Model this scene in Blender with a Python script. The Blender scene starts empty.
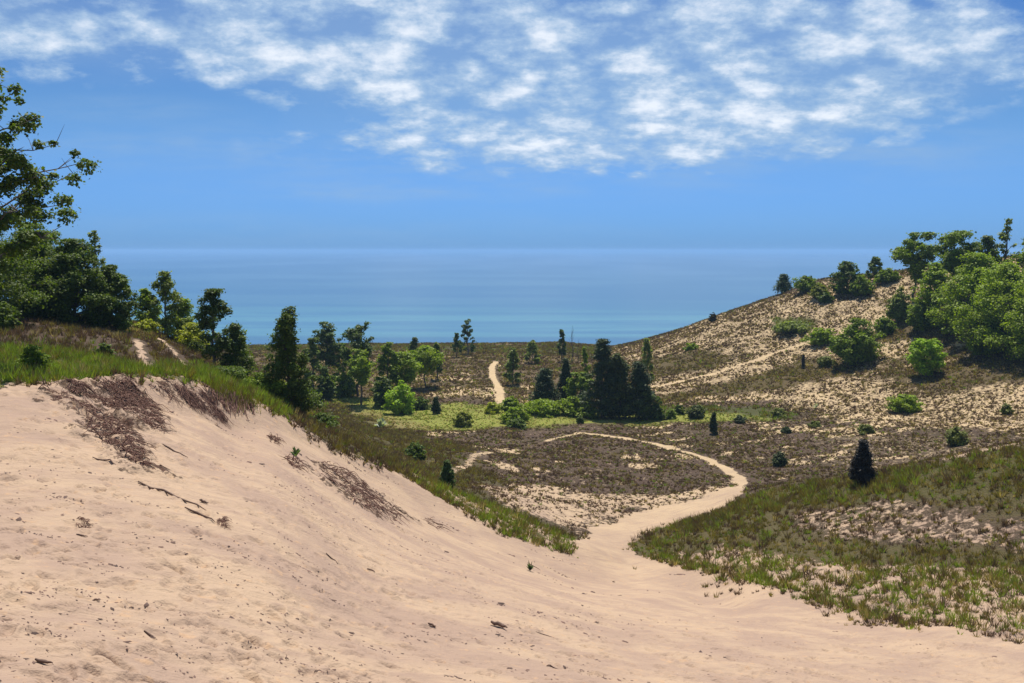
import bpy, math, random
import numpy as np
from mathutils import Vector

scene = bpy.context.scene
COL = scene.collection
R = math.radians
FPX, CX, CY, PITCH, EYE = 996.0, 512.0, 341.5, R(5.22), 30.0
cp, sp = math.cos(PITCH), math.sin(PITCH)

# ---------------------------------------------------------------- helpers
def ray(px, py):
    """u = x/y and drop S = -z/y of the camera ray through a pixel of the photograph"""
    a = (px - CX) / FPX; b = (CY - py) / FPX
    d = cp + b * sp
    return a / d, -(-sp + b * cp) / d

def hash2(ix, iy, seed):
    ix = ix.astype(np.int64) & 0xffffffff; iy = iy.astype(np.int64) & 0xffffffff
    h = (ix * 374761393 + iy * 668265263 + seed * 974711) & 0xffffffff
    h = ((h ^ (h >> 13)) * 1274126177) & 0xffffffff
    h = (h ^ (h >> 16)) & 0xffffffff
    return h / 4294967295.0

def vnoise(x, y, seed=0):
    ix = np.floor(x); iy = np.floor(y); fx = x - ix; fy = y - iy
    fx = fx * fx * fx * (fx * (fx * 6 - 15) + 10); fy = fy * fy * fy * (fy * (fy * 6 - 15) + 10)
    a = hash2(ix, iy, seed); b = hash2(ix + 1, iy, seed); c = hash2(ix, iy + 1, seed); d = hash2(ix + 1, iy + 1, seed)
    return (a + (b - a) * fx) * (1 - fy) + (c + (d - c) * fx) * fy

def fbm(x, y, seed=0, octv=4):
    s = 0; amp = .5; t = 0
    for k in range(octv):
        s = s + amp * vnoise(x * 2 ** k + 17.3 * k, y * 2 ** k - 9.1 * k, seed + k); t += amp; amp *= .55
    return s / t - .5

def pchip_slopes(X, Yv):
    """monotone cubic slopes; X, Yv (K, N)"""
    h = np.diff(X, axis=0); d = np.diff(Yv, axis=0) / h
    m = np.zeros_like(Yv)
    w1 = 2 * h[1:] + h[:-1]; w2 = h[1:] + 2 * h[:-1]
    ok = d[:-1] * d[1:] > 0
    d0 = np.where(ok, d[:-1], 1); d1 = np.where(ok, d[1:], 1)
    m[1:-1] = np.where(ok, (w1 + w2) / (w1 / d0 + w2 / d1), 0)
    m[0] = d[0]; m[-1] = d[-1]
    return m

def hermite(X, Yv, M, q):
    K, N = X.shape
    idx = np.clip((X <= q[None]).sum(0) - 1, 0, K - 2)
    ar = np.arange(N)
    x0 = X[idx, ar]; x1 = X[idx + 1, ar]; y0 = Yv[idx, ar]; y1 = Yv[idx + 1, ar]; m0 = M[idx, ar]; m1 = M[idx + 1, ar]
    h = x1 - x0; t = np.clip((q - x0) / h, 0, 1); t2 = t * t; t3 = t2 * t
    return (2*t3-3*t2+1)*y0 + (t3-2*t2+t)*h*m0 + (-2*t3+3*t2)*y1 + (t3-t2)*h*m1

# ---------------------------------------------------------------- the lie of the land
# contour lines running from left to right across the dunes: (pixel x, pixel y, distance)
LINES = [
 [(-150,683,9.5),(0,683,10),(128,683,11.5),(256,683,13.5),(384,683,15.5),(512,683,18),(640,683,21),(768,683,24.5),(896,683,28),(1024,683,31),(1200,683,34)],
 [(-150,500,20.5),(0,500,21),(128,500,23),(256,510,26.5),(384,570,28.5),(512,600,31),(640,617,36),(768,634,35.5),(896,652,35),(1024,657,35),(1200,660,37)],
 [(-150,400,30.5),(0,396,32.5),(60,396,34.3),(100,403,36.6),(150,409,39.0),(200,419,42.0),(240,431,44.6),(262,430,46.6),(320,450,51.0),(384,481,54.2),(450,514,55.4),(512,537,56.3),(580,557,57.8),(640,570,59),(700,581,56),(768,595,49.3),(850,618,44.4),(896,624,42.4),(960,631,39.5),(1024,639,38.6),(1200,646,38.0)],
 [(-150,390,32),(0,387,34),(60,381,37),(120,374,41),(190,379,45),(256,400,50),(320,438,53),(384,470,56),(450,503,57.5),(512,526,58.5),(580,546,60),(640,558,62),(700,570,58),(768,586,51),(850,610,46),(896,617,44),(960,624,41),(1024,632,39),(1200,640,39.5)],
 [(-150,365,40),(0,363,42),(128,361,52),(190,364,56),(256,391,60),(384,456,72),(450,483,70),(512,508,66),(580,535,65),(640,541,66.5),(768,550,58),(896,560,52),(1024,565,48),(1200,565,46)],
 [(-150,335,52),(0,335,55),(128,340,64),(256,386,70),(384,441,92),(512,476,84),(580,506,76),(640,515,76),(700,512,75),(740,503,74),(768,497,72),(860,482,67),(896,476,65),(960,463,62),(1024,451,60),(1200,425,57)],
 [(-150,300,68),(0,311,72),(128,325,80),(200,352,88),(256,378,98),(384,426,125),(512,442,115),(640,465,100),(768,481,92),(862,477,90),(896,474,92),(1024,450,90),(1200,430,86)],
 [(-150,400,125),(0,400,130),(128,400,140),(256,402,150),(384,409,147),(512,412,143),(640,419,138),(768,424,132),(896,424,120),(1024,420,112),(1200,410,104)],
 [(-150,380,190),(0,380,200),(128,376,200),(256,366,192),(384,371,190),(460,372,188),(512,374,185),(600,384,172),(640,386,166),(768,371,165),(896,360,155),(1024,358,140),(1200,345,128)],
 [(-150,350,255),(0,350,258),(128,348,258),(256,346.5,255),(384,344.5,255),(512,343.5,253),(560,344,250),(607,346.5,246),(650,338,240),(711,318.5,233),(783,294,224),(822,279,218),(860,275,213),(900,270,205),(960,262,195),(1024,255,187),(1200,235,175)],
]
UT = np.linspace(-1.0, 1.0, 2401)
LY, LZ = [], []
for L in LINES:
    us, Ys, Zs = [], [], []
    for px, py, Y in L:
        u, S = ray(px, py); us.append(u); Ys.append(Y); Zs.append(EYE - Y * S)
    us = np.array([-1.0] + us + [1.0]); Ys = np.array([Ys[0]] + Ys + [Ys[-1]]); Zs = np.array([Zs[0]] + Zs + [Zs[-1]])
    for arr, dst in ((Ys, LY), (Zs, LZ)):
        X = np.repeat(us[:, None], 1, 1); A = arr[:, None].astype(float)
        M = pchip_slopes(X, A)
        q = UT
        n = len(q)
        dst.append(hermite(np.repeat(X, n, 1), np.repeat(A, n, 1), np.repeat(M, n, 1), q))
# ground under the camera, and behind the last crest down to the lake bed
LY.insert(0, np.full_like(UT, 1.0)); LZ.insert(0, 28.35 - 3.4 * UT)
LY.append(LY[-1] + 12); LZ.append(LZ[-1] - 1.2 - .12 * np.maximum(LZ[-1] - 6, 0))
LY.append(LY[-1] + 34); LZ.append(np.full_like(UT, .6))
LY.append(LY[-1] + 60); LZ.append(np.full_like(UT, -4.0))
LY = np.array(LY); LZ = np.array(LZ)
LM = pchip_slopes(LY, LZ)

SAND_DIR = (0.80, 0.60)
def Hbase(x, y):
    x = np.asarray(x, float); y = np.asarray(y, float)
    shp = x.shape; x = x.ravel(); y = y.ravel()
    yy = np.maximum(y, 1.0)
    u = np.clip(x / np.maximum(yy, 6.0), -1, 1)
    u = np.where(yy < 40, np.clip(x / np.maximum(yy, 9.0), -1, 1) * np.clip((40 - yy) / 40, 0, 1) + np.clip(x / yy, -1, 1) * (1 - np.clip((40 - yy) / 40, 0, 1)), u) if False else np.clip(x / np.maximum(yy, 9.0), -1, 1)
    f = (u + 1) / 2 * (len(UT) - 1); i = np.clip(f.astype(int), 0, len(UT) - 2); t = f - i
    X = LY[:, i] * (1 - t) + LY[:, i + 1] * t
    Z = LZ[:, i] * (1 - t) + LZ[:, i + 1] * t
    M = LM[:, i] * (1 - t) + LM[:, i + 1] * t
    z = hermite(X, Z, M, yy)
    z = z + np.where(y < 1.0, (1.0 - y) * .02, 0)
    return z.reshape(shp)

def Hfn(x, y):
    z = Hbase(x, y)
    far = np.clip((y - 58) / 25, 0, 1)
    z = z + far * (fbm(x / 14, y / 14, 5, 3) * 1.0 + fbm(x / 3.2, y / 3.2, 9, 3) * .35)
    mid = np.clip((y - 36) / 10, 0, 1) * (1 - far)
    z = z + mid * fbm(x / 4, y / 4, 3, 3) * .35
    near = np.clip(1 - (y - 30) / 30, 0, 1)
    # wind-worn lines running down the bare sand, shallow hollows
    a = x * SAND_DIR[0] + y * SAND_DIR[1]; c = -x * SAND_DIR[1] + y * SAND_DIR[0]
    z = z + near * (fbm(a / 3.0, c / .8, 21, 3) * .10 + fbm(x / 1.3, y / 1.3, 31, 3) * .14 + fbm(x / .42, y / .34, 37, 3) * .055)
    return z

# grid of the terrain: x = v * W(row), rows finer near the camera
NU = 1200
yr = [-18.0]
while yr[-1] < 390:
    y = yr[-1]
    if y < 6: yr.append(y + .25 - .14 * np.clip((y + 4) / 10, 0, 1))
    else: yr.append(y + max(.03, .0042 * y) if y < 70 else y + .0042 * y)
yr = np.array(yr)
W = np.sqrt(yr ** 2 + 9.0 ** 2)
v = np.linspace(-.86, .86, NU)
GX = v[None, :] * W[:, None]; GY = np.repeat(yr[:, None], NU, 1)
GZ = Hfn(GX, GY)
rng = np.random.default_rng(7)
# footprints trodden into the near sand
cut = np.searchsorted(yr, 46); y0i = np.searchsorted(yr, 3.0)
for k in range(4600):
    fy = 4 + 40 * rng.random() ** 1.15
    fx = (rng.random() * 1.3 - .65) * (fy + 3)
    r0 = np.searchsorted(yr, fy - .5); r1 = np.searchsorted(yr, fy + .5)
    w = W[(r0 + r1) // 2]
    c0 = int((((fx - .5) / w) + .86) / 1.72 * (NU - 1)); c1 = int((((fx + .5) / w) + .86) / 1.72 * (NU - 1)) + 1
    c0 = max(c0, 0); c1 = min(c1, NU)
    if c1 <= c0 or r1 <= r0: continue
    th = rng.random() * 6.28; X = GX[r0:r1, c0:c1] - fx; Y = GY[r0:r1, c0:c1] - fy
    a = X * math.cos(th) + Y * math.sin(th); b = -X * math.sin(th) + Y * math.cos(th)
    s = .8 + .5 * rng.random()
    d = np.sqrt((a / (.17 * s)) ** 2 + (b / (.10 * s)) ** 2)
    dep = (.03 + .06 * rng.random()) * (1.0 if rng.random() < .75 else .4)
    GZ[r0:r1, c0:c1] += -dep * np.exp(-d ** 4 * .6) + dep * .45 * np.exp(-(d - 1.5) ** 2 * 4)

def Hq(x, y):
    """height read back from the finished grid (scalar)"""
    r = np.interp(y, yr, np.arange(len(yr))); i = min(int(r), len(yr) - 2); t = r - i
    w = math.sqrt(y * y + 81); c = (x / w + .86) / 1.72 * (NU - 1); c = min(max(c, 0), NU - 1.001); j = int(c); s = c - j
    return float((GZ[i, j]*(1-s)+GZ[i, j+1]*s)*(1-t) + (GZ[i+1, j]*(1-s)+GZ[i+1, j+1]*s)*t)

def hit(px, py, ymin=4.0):
    u, S = ray(px, py)
    ys = np.exp(np.linspace(math.log(ymin), math.log(300), 3000))
    zz = Hbase(u * ys, ys); b = zz >= EYE - ys * S
    k = int(np.argmax(b)) if b.any() else len(ys) - 1
    Y = ys[k]
    return (u * Y, Y, Hq(u * Y, Y))

def poly(pts):
    return np.array([hit(*p)[:2] if len(p) == 2 else (p[0], p[1]) for p in pts])

def sdist(P, X, Y):
    """signed distance, positive inside"""
    d = np.full(X.shape, 1e9); ins = np.zeros(X.shape, bool)
    n = len(P)
    for i in range(n):
        ax, ay = P[i]; bx, by = P[(i + 1) % n]
        ex, ey = bx - ax, by - ay; L = ex * ex + ey * ey + 1e-9
        t = np.clip(((X - ax) * ex + (Y - ay) * ey) / L, 0, 1)
        d = np.minimum(d, (X - ax - t * ex) ** 2 + (Y - ay - t * ey) ** 2)
        if abs(ey) > 1e-9:
            c = ((ay > Y) != (by > Y)) & (X < ex * (Y - ay) / ey + ax)
            ins ^= c
    d = np.sqrt(d)
    return np.where(ins, d, -d)

def ldist(P, X, Y):
    d = np.full(X.shape, 1e9)
    for i in range(len(P) - 1):
        ax, ay = P[i]; bx, by = P[i + 1]; ex, ey = bx - ax, by - ay; L = ex * ex + ey * ey + 1e-9
        t = np.clip(((X - ax) * ex + (Y - ay) * ey) / L, 0, 1)
        d = np.minimum(d, (X - ax - t * ex) ** 2 + (Y - ay - t * ey) ** 2)
    return np.sqrt(d)

ss = lambda t: (lambda q: q * q * (3 - 2 * q))(np.clip(t, 0, 1))

# ---------------------------------------------------------------- ground cover zones
# each: coverage of soil by litter, litter colour, tufts per m2, tuft height, palette weights (brown, olive, green, straw)
n_big = fbm(GX / 9, GY / 9, 41, 4); n_mid = fbm(GX / 2.5, GY / 2.5, 47, 3); n_sml = fbm(GX / .8, GY / .8, 53, 3)
Z = {}
def zone_fields():
    f = dict(cov=np.full(GX.shape, .60), den=np.full(GX.shape, 5.0), hgt=np.full(GX.shape, .24))
    f['r'] = np.full(GX.shape, .070); f['g'] = np.full(GX.shape, .046); f['b'] = np.full(GX.shape, .034)
    for k, w in zip('0123', (.62, .22, .06, .10)): f['w' + k] = np.full(GX.shape, w)
    return f
F = zone_fields()
sandm = np.zeros(GX.shape); pathm = np.zeros(GX.shape)
def paint(m, cov, col, den, hgt, w):
    for k, val in dict(cov=cov, den=den, hgt=hgt, r=col[0], g=col[1], b=col[2], w0=w[0], w1=w[1], w2=w[2], w3=w[3]).items():
        F[k] = F[k] * (1 - m) + val * m
def zone(pts, edge, jit, *a, grow=0.0):
    P = poly(pts); d = sdist(P, GX, GY) + grow
    m = ss((d + (n_mid * jit * 2)) / edge + .5)
    paint(m, *a); return m

BROWN = (.075, .052, .036); OLIVE = (.085, .078, .028); GREEN = (.085, .115, .022); LAWN = (.20, .21, .06)
# foredune between the trees and the lake
zone([(-200,352),(-200,345,),(130,345),(256,344.8),(384,343),(512,343),(610,345),(640,372),(640,400),(560,404),(470,400),(400,398),(250,398),(-200,400)], 4, 2,
     .62, (.12,.085,.045), 3.4, .32, (.50,.30,.06,.14))
zone([(640,360),(600,347),(380,345),(240,347),(240,352),(380,351),(500,352),(600,356)], 5, 3, .95, (.07,.075,.03), 2.2, .45, (.3,.5,.15,.05))
# the sandy hill on the right
HILL = [(596,349),(650,339),(711,320),(783,296),(822,281),(900,273),(960,266),(1024,258),(1180,240),(1180,430),(1024,432),(950,430),(880,424),(820,412),(770,404),(700,402),(655,405),(640,385),(620,368)]
zone(HILL, 4, 2.5, .36, (.14,.095,.05), 5.0, .25, (.66,.20,.0,.14))
zone([(652,397),(700,389),(760,376),(800,357),(850,362),(860,372),(820,378),(780,392),(700,398),(660,402)], 5, 2, .85, (.10,.075,.03), 4.5, .32, (.3,.45,.05,.2))
zone([(640,362),(700,350),(745,355),(700,372),(650,378)], 5, 3, .75, (.10,.075,.03), 4.5, .30, (.4,.4,.05,.15))
zone([(880,300),(960,300),(1180,290),(1180,400),(1000,385),(930,392),(870,378),(880,340)], 6, 4, .66, (.10,.075,.035), 4.6, .34, (.38,.42,.06,.14))
zone([(770,318),(815,320),(812,330),(775,328)], 3, 1, .8, GREEN, 3.0, .3, (.1,.4,.5,0))
# right valley floor and pale heath
zone([(650,408),(760,408),(800,416),(790,420),(700,422),(655,420)], 2, 1, .95, (.06,.075,.022), 3.0, .4, (.1,.4,.45,.05))
zone([(820,428),(1024,440),(1100,442),(1024,458),(880,470),(830,462)], 5, 3, .5, BROWN, 3.6, .26, (.62,.25,.03,.1))
# pale grass round the copse
zone([(290,394),(340,396),(400,398),(440,404),(520,404),(600,410),(660,415),(740,414),(770,420),(700,423),(600,424.5),(520,426),(440,429),(400,430),(360,424),(310,410)], 3, 2,
     1.0, (.25,.27,.045), 4, .15, (.0,.10,.60,.30))
zone([(330,404),(365,408),(420,422),(430,430),(390,430),(350,420)], 4, 2, .95, (.26,.22,.07), 4.0, .18, (.05,.2,.25,.5))
# dark slope behind the sand crest
zone([(256,396),(300,424),(345,456),(384,467),(425,486),(480,512),(545,536),(580,545),(560,520),(520,495),(470,462),(430,438),(395,428),(340,408),(300,392)], 4, 1.5,
     .90, (.075,.068,.026), 6.5, .32, (.40,.48,.05,.07), grow=.8)
# left ridge: long green grass above the cut, brown scrub behind
zone([(-300,300),(0,300),(130,318),(200,345),(255,375),(262,398),(215,382),(160,372),(100,372),(0,384),(-300,386)], 3, 1,
     .95, BROWN, 4.0, .34, (.62,.28,.05,.05))
zone([(-300,318),(0,315),(80,328),(150,340),(150,334),(60,318),(0,305),(-300,295)], 3, 1, .97, (.11,.095,.035), 4.0, .3, (.3,.5,.1,.1))
zone([(-300,346),(0,350),(60,354),(120,366),(190,371),(262,388),(266,402),(215,386),(160,377),(100,375),(40,381),(-300,389)], 1.5, .8,
     .97, (.07,.09,.02), 15.0, .31, (.03,.22,.70,.05), grow=1.3)
# near mound on the right
MOUND = [(738,503),(770,491),(870,478),(950,462),(1024,448),(1200,420),(1300,640),(1024,634),(960,624),(900,618),(850,611),(800,593),(740,578),(700,570),(655,558),(634,548),(634,538),(655,528),(690,521),(720,511)]
mm = zone(MOUND, 1.5, 1.0, .80, (.09,.078,.030), 10.0, .32, (.26,.48,.18,.08), grow=.8)
zone([(738,503),(770,491),(870,478),(950,462),(1024,448),(1200,420),(1200,470),(1024,490),(900,500),(800,505),(740,515),(690,530),(660,530),(700,520)], 2, .8, .95, (.08,.075,.024), 13.0, .38, (.18,.55,.22,.05), grow=.6)
zone([(790,515),(880,502),(980,508),(1000,525),(1100,520),(1100,560),(960,545),(850,540),(790,532)], 1.5, 1.5, .42, (.085,.062,.040), 6.0, .26, (.55,.33,.06,.06))
zone([(660,556),(720,545),(800,560),(900,566),(1030,575),(1300,580),(1300,645),(1024,638),(960,626),(900,620),(850,613),(800,595),(740,580),(700,572)], 2, 1.0, 0.26, (.09,.075,.03), 9.0, .36, (.14,.38,.36,.12), grow=.4)
# heath next to the hollow: dots of dark tufts on pale sand
zone([(480,480),(560,490),(640,495),(700,492),(735,480),(735,492),(690,502),(630,512),(585,530),(565,530),(500,505)], 3, 2, .28, BROWN, 3.6, .22, (.80,.15,.02,.03))
# green grass strip on the crest of the bare slope
zone([(425,479),(470,496),(520,516),(570,540),(620,558),(628,565),(600,562),(560,553),(500,531),(455,505),(430,490)], 1.2, 1.4, .34, (.10,.10,.03), 9.0, .36, (.06,.40,.46,.08), grow=.5)

# bare sand
E1 = [(-60,-60,0),(60,-60,0)]
SAND = [(900,683),(1300,700),(1300,655),(1100,646),(1024,640),(960,628),(900,624),(850,614),(800,596),(740,581),(700,574),(655,561),(625,566),(570,556),(500,533),(450,506),(425,489),(395,474),(352,461),(325,446),(300,431),(255,402),(215,389),(160,380),(100,377),(40,384),(0,389),(-300,392)]
SP = np.array([(-60.,-40.),(80.,-40.),(60.,34.)] + [hit(*p)[:2] for p in SAND[3:]])
sd = sdist(SP, GX, GY)
m = ss((sd + n_sml * 1.1 + n_mid * .9 + (GX > 5) * (n_mid * 2.5 + n_sml * 1.5 - .3)) / .9 + .5)
den0 = F['den'].copy()
paint(m, 0.0, (.10,.08,.05), .0, .25, (.5,.3,.1,.1)); F['cov'] *= (1 - m) ** 1.6; F['den'] = np.maximum(F['den'], den0 * (1 - m) ** .5 * (m < .97)); sandm = np.maximum(sandm, m)
band = ss((sd + 1.8) / 1.2) * (GY > 34); F['cov'] *= 1 - .5 * band; F['den'] *= 1 + 1.3 * band * (m < .97)
for R_ in ([(62,383),(100,381),(128,382),(150,403),(160,436),(140,428),(118,412),(96,407),(70,394)],[(85,425),(105,420),(128,432),(140,455),(152,474),(135,468),(112,448),(92,440)],[(150,384),(185,387),(215,401),(224,420),(200,412),(170,398)],[(38,390),(62,394),(98,415),(120,425),(95,420),(60,402)],[(322,462),(362,480),(408,516),(380,518),(340,496),(316,472)]):
    q = sdist(poly(R_), GX, GY); q = ss((q + .45 + n_sml * 2.0 + n_mid * 1.2) / .8 + .5)
    paint(q * .9, .40, (.12,.062,.044), .0, .2, (.9,.05,.0,.05)); GZ += q * (fbm(GX / .5, GY / .35, 71, 3) * .42 + .08)  # reddish soil beneath the root mats, with darker shading painted into its colour
# tufts straggling out onto the sand beside the mound and the crest strip
fr = ss(1 - np.abs(sd - .5) / 2.2) * (GX > 5) * (GY > 38)
F['den'] += fr * 1.6; 
HOL = [(575,566),(572,548),(590,528),(640,512),(700,499),(733,487),(741,478),(748,487),(738,500),(718,511),(684,522),(642,534),(631,544),(636,553),(660,562),(720,576),(640,585),(590,575)]
d = sdist(poly(HOL), GX, GY); m = ss((d + n_sml * 1.0 + n_mid * .8) / 1.0 + .5)
paint(m, .0, (.1,.08,.05), .03, .25, (.5,.3,.1,.1)); sandm = np.maximum(sandm, m); pathm = np.maximum(pathm, m * (GY > 58))
def trail(pts, w, strong=1.0):
    global pathm, sandm
    P = np.array([hit(*p)[:2] for p in pts]); dd = ldist(P, GX, GY)
    m = ss((w / 2 - dd + n_sml * .5) / .5 + .5) * strong
    paint(m, .0, (.1,.08,.05), 0, .2, (.5,.3,.1,.1)); sandm = np.maximum(sandm, m)
    if strong > .9: pathm = np.maximum(pathm, m)
    F['den'] *= 1 - ss((w / 2 + .5 - dd) / .5) * strong
trail([(741,484),(738,476),(725,467),(706,459),(680,452),(655,445),(625,438),(600,433.5),(580,431)], 1.15)
trail([(580,431),(565,434),(548,439)], .9, .6)
trail([(496,362),(491.5,368),(492.5,376),(497,386),(500,395),(501,407)], 1.15)
trail([(650,388),(690,379),(735,368),(770,356),(795,347),(812,342)], 1.2, .8)
trail([(448,470),(470,461),(495,452),(518,447)], .9, .55)
trail([(137,341),(141,352),(150,369)], .45)
trail([(160,340),(172,350),(188,368)], .35, .8)
# natural bare patches
bare = ss((n_big + n_mid * .6 - .13) / .08) * (GY > 60) * (F['cov'] < .7)
F['cov'] *= 1 - bare * .6; F['den'] *= 1 - bare * .5

# ---------------------------------------------------------------- materials
def new_mat(name):
    m = bpy.data.materials.new(name); m.use_nodes = True; nt = m.node_tree; nt.nodes.clear()
    out = nt.nodes.new('ShaderNodeOutputMaterial'); return m, nt, out
class NT:
    def __init__(s, nt): s.nt = nt
    def n(s, t, **k):
        x = s.nt.nodes.new(t)
        for a, b in k.items(): setattr(x, a, b)
        return x
    def l(s, a, b): s.nt.links.new(a, b)
    def put(s, sock, val):
        if hasattr(val, 'is_output') or isinstance(val, bpy.types.NodeSocket): s.l(val, sock)
        else: sock.default_value = val
    def m(s, op, a, b=0.0, c=None, clamp=False):
        x = s.n('ShaderNodeMath', operation=op, use_clamp=clamp); s.put(x.inputs[0], a); s.put(x.inputs[1], b)
        if c is not None: s.put(x.inputs[2], c)
        return x.outputs[0]
    def mix(s, f, a, b, bt='MIX'):
        x = s.n('ShaderNodeMix', data_type='RGBA', blend_type=bt); s.put(x.inputs[0], f); s.put(x.inputs[6], a); s.put(x.inputs[7], b); return x.outputs[2]
    def noise(s, vec, scale, detail=3, rough=.55, dist=0.0):
        x = s.n('ShaderNodeTexNoise'); s.put(x.inputs['Vector'], vec); x.inputs['Scale'].default_value = scale; x.inputs['Detail'].default_value = detail
        x.inputs['Roughness'].default_value = rough; x.inputs['Distortion'].default_value = dist; return x.outputs['Fac']
    def mr(s, val, a, b, c=0.0, d=1.0, smooth=True):
        x = s.n('ShaderNodeMapRange'); x.interpolation_type = 'SMOOTHSTEP' if smooth else 'LINEAR'
        s.put(x.inputs[0], val); x.inputs[1].default_value = a; x.inputs[2].default_value = b; x.inputs[3].default_value = c; x.inputs[4].default_value = d; return x.outputs[0]
def c4(c): return (c[0], c[1], c[2], 1)

def ground_mat():
    m, nt, out = new_mat('dune_ground'); g = NT(nt)
    bs = g.n('ShaderNodeBsdfPrincipled'); bs.inputs['Roughness'].default_value = .95; bs.inputs['Specular IOR Level'].default_value = .1
    pos = g.n('ShaderNodeNewGeometry').outputs['Position']
    soil = g.n('ShaderNodeAttribute', attribute_name='soil').outputs['Color']
    cov = g.n('ShaderNodeAttribute', attribute_name='cov').outputs['Fac']
    # bare sand: warm beige with pinker worn patches, aligned streaks
    rot = g.n('ShaderNodeMapping'); rot.inputs['Rotation'].default_value = (0, 0, R(-37)); g.l(pos, rot.inputs[0])
    st = g.n('ShaderNodeMapping'); st.inputs['Scale'].default_value = (.35, 2.2, .6); g.l(rot.outputs[0], st.inputs[0])
    n1 = g.noise(pos, .35, 4); n2 = g.noise(st.outputs[0], 1.4, 5, .65); n3 = g.noise(pos, 3.0, 4, .6); n4 = g.noise(pos, 40, 2)
    s = g.mix(g.mr(n1, .35, .65), c4((.42,.298,.198)), c4((.325,.226,.165)))
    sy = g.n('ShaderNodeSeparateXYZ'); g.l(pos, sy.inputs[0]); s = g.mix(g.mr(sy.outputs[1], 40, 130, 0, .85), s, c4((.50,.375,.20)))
    s = g.mix(g.mr(n2, .45, .75, 0, .75), s, c4((.29,.20,.15)))
    s = g.mix(g.mr(n3, .58, .72, 0, .7), s, c4((.46,.29,.165)))
    s = g.mix(g.mr(n4, .3, .7, 0, .18), s, c4((.38,.25,.17)))
    # fine dark litter flecks lying in the streaks
    fk = g.n('ShaderNodeMapping'); fk.inputs['Scale'].default_value = (1, 2.4, 1); g.l(rot.outputs[0], fk.inputs[0])
    f1 = g.noise(fk.outputs[0], 13, 4, .75); f2 = g.noise(st.outputs[0], .9, 3)
    fl = g.m('MULTIPLY', g.mr(f1, .64, .70), g.mr(f2, .45, .62))
    s = g.mix(g.m('MULTIPLY', fl, .8), s, c4((.20,.125,.09)))
    # litter-covered soil
    p1 = g.noise(pos, 2.3, 6, .72); p2 = g.noise(pos, 6, 3, .6); p3 = g.noise(pos, .22, 3)
    so = g.mix(g.mr(p2, .3, .7), soil, g.mix(.5, soil, c4((.13,.085,.055))))
    so = g.mix(g.mr(p3, .4, .7, 0, .5), so, g.mix(.5, so, c4((.06,.06,.02))))
    t = g.m('ADD', g.m('MULTIPLY', cov, 1.35), g.m('MULTIPLY', g.m('SUBTRACT', p1, .5), 2.3))
    fac = g.mr(t, .45, .72)
    c = g.mix(fac, s, so)
    g.l(c, bs.inputs['Base Color'])
    b1 = g.n('ShaderNodeBump'); b1.inputs['Strength'].default_value = .8; b1.inputs['Distance'].default_value = .10
    hh = g.m('ADD', g.m('MULTIPLY', n3, .8), g.m('ADD', g.m('MULTIPLY', n2, .8), g.m('MULTIPLY', g.noise(pos, 14, 3), .35)))
    hh = g.m('ADD', hh, g.m('MULTIPLY', fac, g.m('MULTIPLY', p2, 2.0)))
    g.l(hh, b1.inputs['Height']); g.l(b1.outputs[0], bs.inputs['Normal'])
    g.l(bs.outputs[0], out.inputs[0]); return m

def leafy(name, trans=.35, rough=.6, tcol=(1.5, 1.6, .5)):
    """leaf or blade material; its colour is the per-leaf 'tint' attribute"""
    m, nt, out = new_mat(name); g = NT(nt)
    t = g.n('ShaderNodeAttribute', attribute_name='tint').outputs['Color']
    bs = g.n('ShaderNodeBsdfPrincipled'); bs.inputs['Roughness'].default_value = rough; bs.inputs['Specular IOR Level'].default_value = .25
    g.l(t, bs.inputs['Base Color'])
    tr = g.n('ShaderNodeBsdfTranslucent'); mm_ = g.mix(1.0, t, c4(tcol), 'MULTIPLY'); g.l(mm_, tr.inputs[0])
    ms = g.n('ShaderNodeMixShader'); ms.inputs[0].default_value = trans; g.l(bs.outputs[0], ms.inputs[1]); g.l(tr.outputs[0], ms.inputs[2])
    g.l(ms.outputs[0], out.inputs[0]); return m

def bark(name, col):
    m, nt, out = new_mat(name); g = NT(nt)
    bs = g.n('ShaderNodeBsdfPrincipled'); bs.inputs['Roughness'].default_value = .9
    tc = g.n('ShaderNodeTexCoord').outputs['Object']; n = g.noise(tc, 5, 4)
    g.l(g.mix(n, c4([c * .35 for c in col]), c4([c * 1.9 for c in col])), bs.inputs['Base Color']); 
    bp = g.n('ShaderNodeBump'); bp.inputs['Distance'].default_value = .03; g.l(n, bp.inputs['Height']); g.l(bp.outputs[0], bs.inputs['Normal'])
    g.l(bs.outputs[0], out.inputs[0]); return m

M_GROUND = ground_mat()
M_LEAF = leafy('broad_leaves', .35)
M_NEEDLE = leafy('needles', .12, tcol=(1.1, 1.2, .6))
M_GRASS = leafy('grass_blades', .30, tcol=(1.3, 1.35, .6))
M_BARK = bark('grey_bark', (.10, .08, .065)); M_DRY = bark('dry_wood', (.11, .065, .045)); M_ROOT = bark('matted_roots', (.15, .075, .05)); M_BLACKWOOD = bark('charred_wood', (.022,.018,.015)); M_PALEWOOD = bark('bleached_wood', (.30, .25, .21))

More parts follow.
